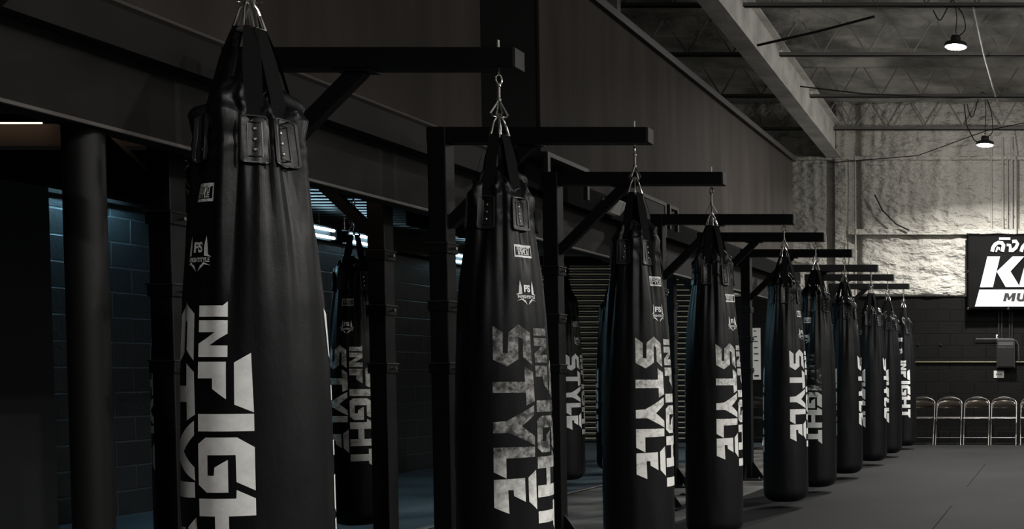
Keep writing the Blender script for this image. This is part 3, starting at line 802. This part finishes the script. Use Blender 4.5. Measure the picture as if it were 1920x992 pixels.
        tube(bm, [c0-tn*.017, c0+tn*.017, rd*.020+tn*.012+Vector((0,0,2.20)), rd*.002+tn*.004+Vector((0,0,2.232)), rd*.002-tn*.004+Vector((0,0,2.232)), rd*.020-tn*.012+Vector((0,0,2.20))], .0033, 6, True)
        obj('strap_link', bm, chrome, sp, True)
    # hanging hardware
    sw = obj('swivel', lathe(bmesh.new(), [(.004,2.283),(.010,2.287),(.010,2.297),(.0065,2.300),(.0065,2.345),(.010,2.348),(.010,2.358),(.004,2.362)], 14), chrome, t, True)
    for k in range(2):
        a = spin+k*PI/2.2; d = Vector((math.cos(a), math.sin(a), 0))
        z = Vector((0,0,1)); bm = bmesh.new()
        tube(bm, [z*2.222+d*.03, z*2.232+d*.037, z*2.286+d*.004, z*2.286-d*.004, z*2.232-d*.037, z*2.222-d*.03], .0042, 8, True)
        obj('triangle_ring', bm, chrome, sw, True)
    bm = bmesh.new(); a = spin+.5
    tube(bm, [(math.cos(a)*.02*math.cos(k*PI/8), math.sin(a)*.02*math.cos(k*PI/8), 2.378+.02*math.sin(k*PI/8)) for k in range(16)], .0045, 8, True)
    obj('eye_ring', bm, chrome, t, True)
    obj('eye_bolt', tubem([(0,0,2.392),(0,0,2.54)], .006, 8), chrome, t, True)
    return t

XB = -2.34
def straps_at(a): return [a+60*k for k in range(6)]
front = [
 (465, -17, [37,73,130,-170,-100,-33], print_clean, 'largest black heavy bag, nearest the camera, with grey INFIGHT lettering down its front'),
 (935, 65, straps_at(0), print_worn, 'second heavy bag from the camera, STYLE lettering badly scuffed and mottled'),
 (1190, 69, straps_at(-10), print_mid, 'third heavy bag from the camera, STYLE lettering lightly scuffed, bottom cut by the frame'),
 (1334, 74, straps_at(0), print_mid, 'fourth heavy bag from the camera, whole rounded bottom just inside the frame'),
 (1470, 77, straps_at(15), print_clean, 'fifth heavy bag from the camera, clean white STYLE lettering at its right side'),
 (1529, -21, straps_at(-5), print_gone, 'sixth heavy bag, upper letters rubbed away so mainly GHT is bright'),
 (1583, 115, straps_at(20), print_clean, 'seventh heavy bag from the camera, edge of the letters just showing at its right'),
 (1633, 117, straps_at(-5), print_clean, 'eighth heavy bag from the camera, fourth from the far end of the front row'.replace('fourth','third')),
 (1664, -36, straps_at(15), print_clean, 'ninth heavy bag, last but one of the front row'),
 (1694, -10, straps_at(35), print_clean, 'farthest heavy bag of the front row, INFIGHT lettering facing the camera'),
]
ordn = ['nearest','second','third','fourth','fifth','sixth','seventh','eighth','ninth','farthest']
for i, (px, aB, st, pm, lab) in enumerate(front):
    Y = solveY(XB, px, 2.35)
    heavy_bag(XB, Y, aB, st, lab, 'heavy bags of the front row', pm, i+1, spin=.4+.5*i, hi=i < 5)
    rl = {0:'black steel bag rack holding the nearest heavy bag, out of the picture at the left'}.get(i, 'black steel rack arm and post holding the %s heavy bag of the front row' % ordn[i])
    rack(Y, rl, 'racks of the front row', -3.41, 1, 3.41+XB+.085)
XR = -5.10
rear = [(346,5.12, -27, print_clean, 'heavy bag behind the left rack post, mostly hidden by the nearest bag'),
        (663,5.08, 14, print_mid, 'heavy bag under the mezzanine between the nearest two bags, pinkish lettering'),
        (1055,5.08, 80, print_clean, 'heavy bag under the mezzanine, just right of the second front bag'),
        (1147,5.08, 95, print_clean, 'heavy bag under the mezzanine, peeking out left of the third front bag')]
for i, (px, xx, aB, pm, lab) in enumerate(rear):
    Y = solveY(-xx, px, 2.3)
    heavy_bag(-xx, Y, aB, straps_at(aB-15), lab, 'heavy bags under the mezzanine', pm, 20+i, spin=1.1*i, hi=i < 2)
    rack(Y, ['black steel rack post right of the nearest bag, below the mezzanine','black steel rack post behind the second front bag','black steel rack post behind the third front bag','black steel rack post behind the fourth front bag'][i], 'racks under the mezzanine', -3.98, -1, xx-3.98+.085)
rack(solveY(-3.98, 318, 1.5), 'black steel rack post left of the nearest heavy bag, below the mezzanine edge', 'racks under the mezzanine', -3.98, -1, 1.2)
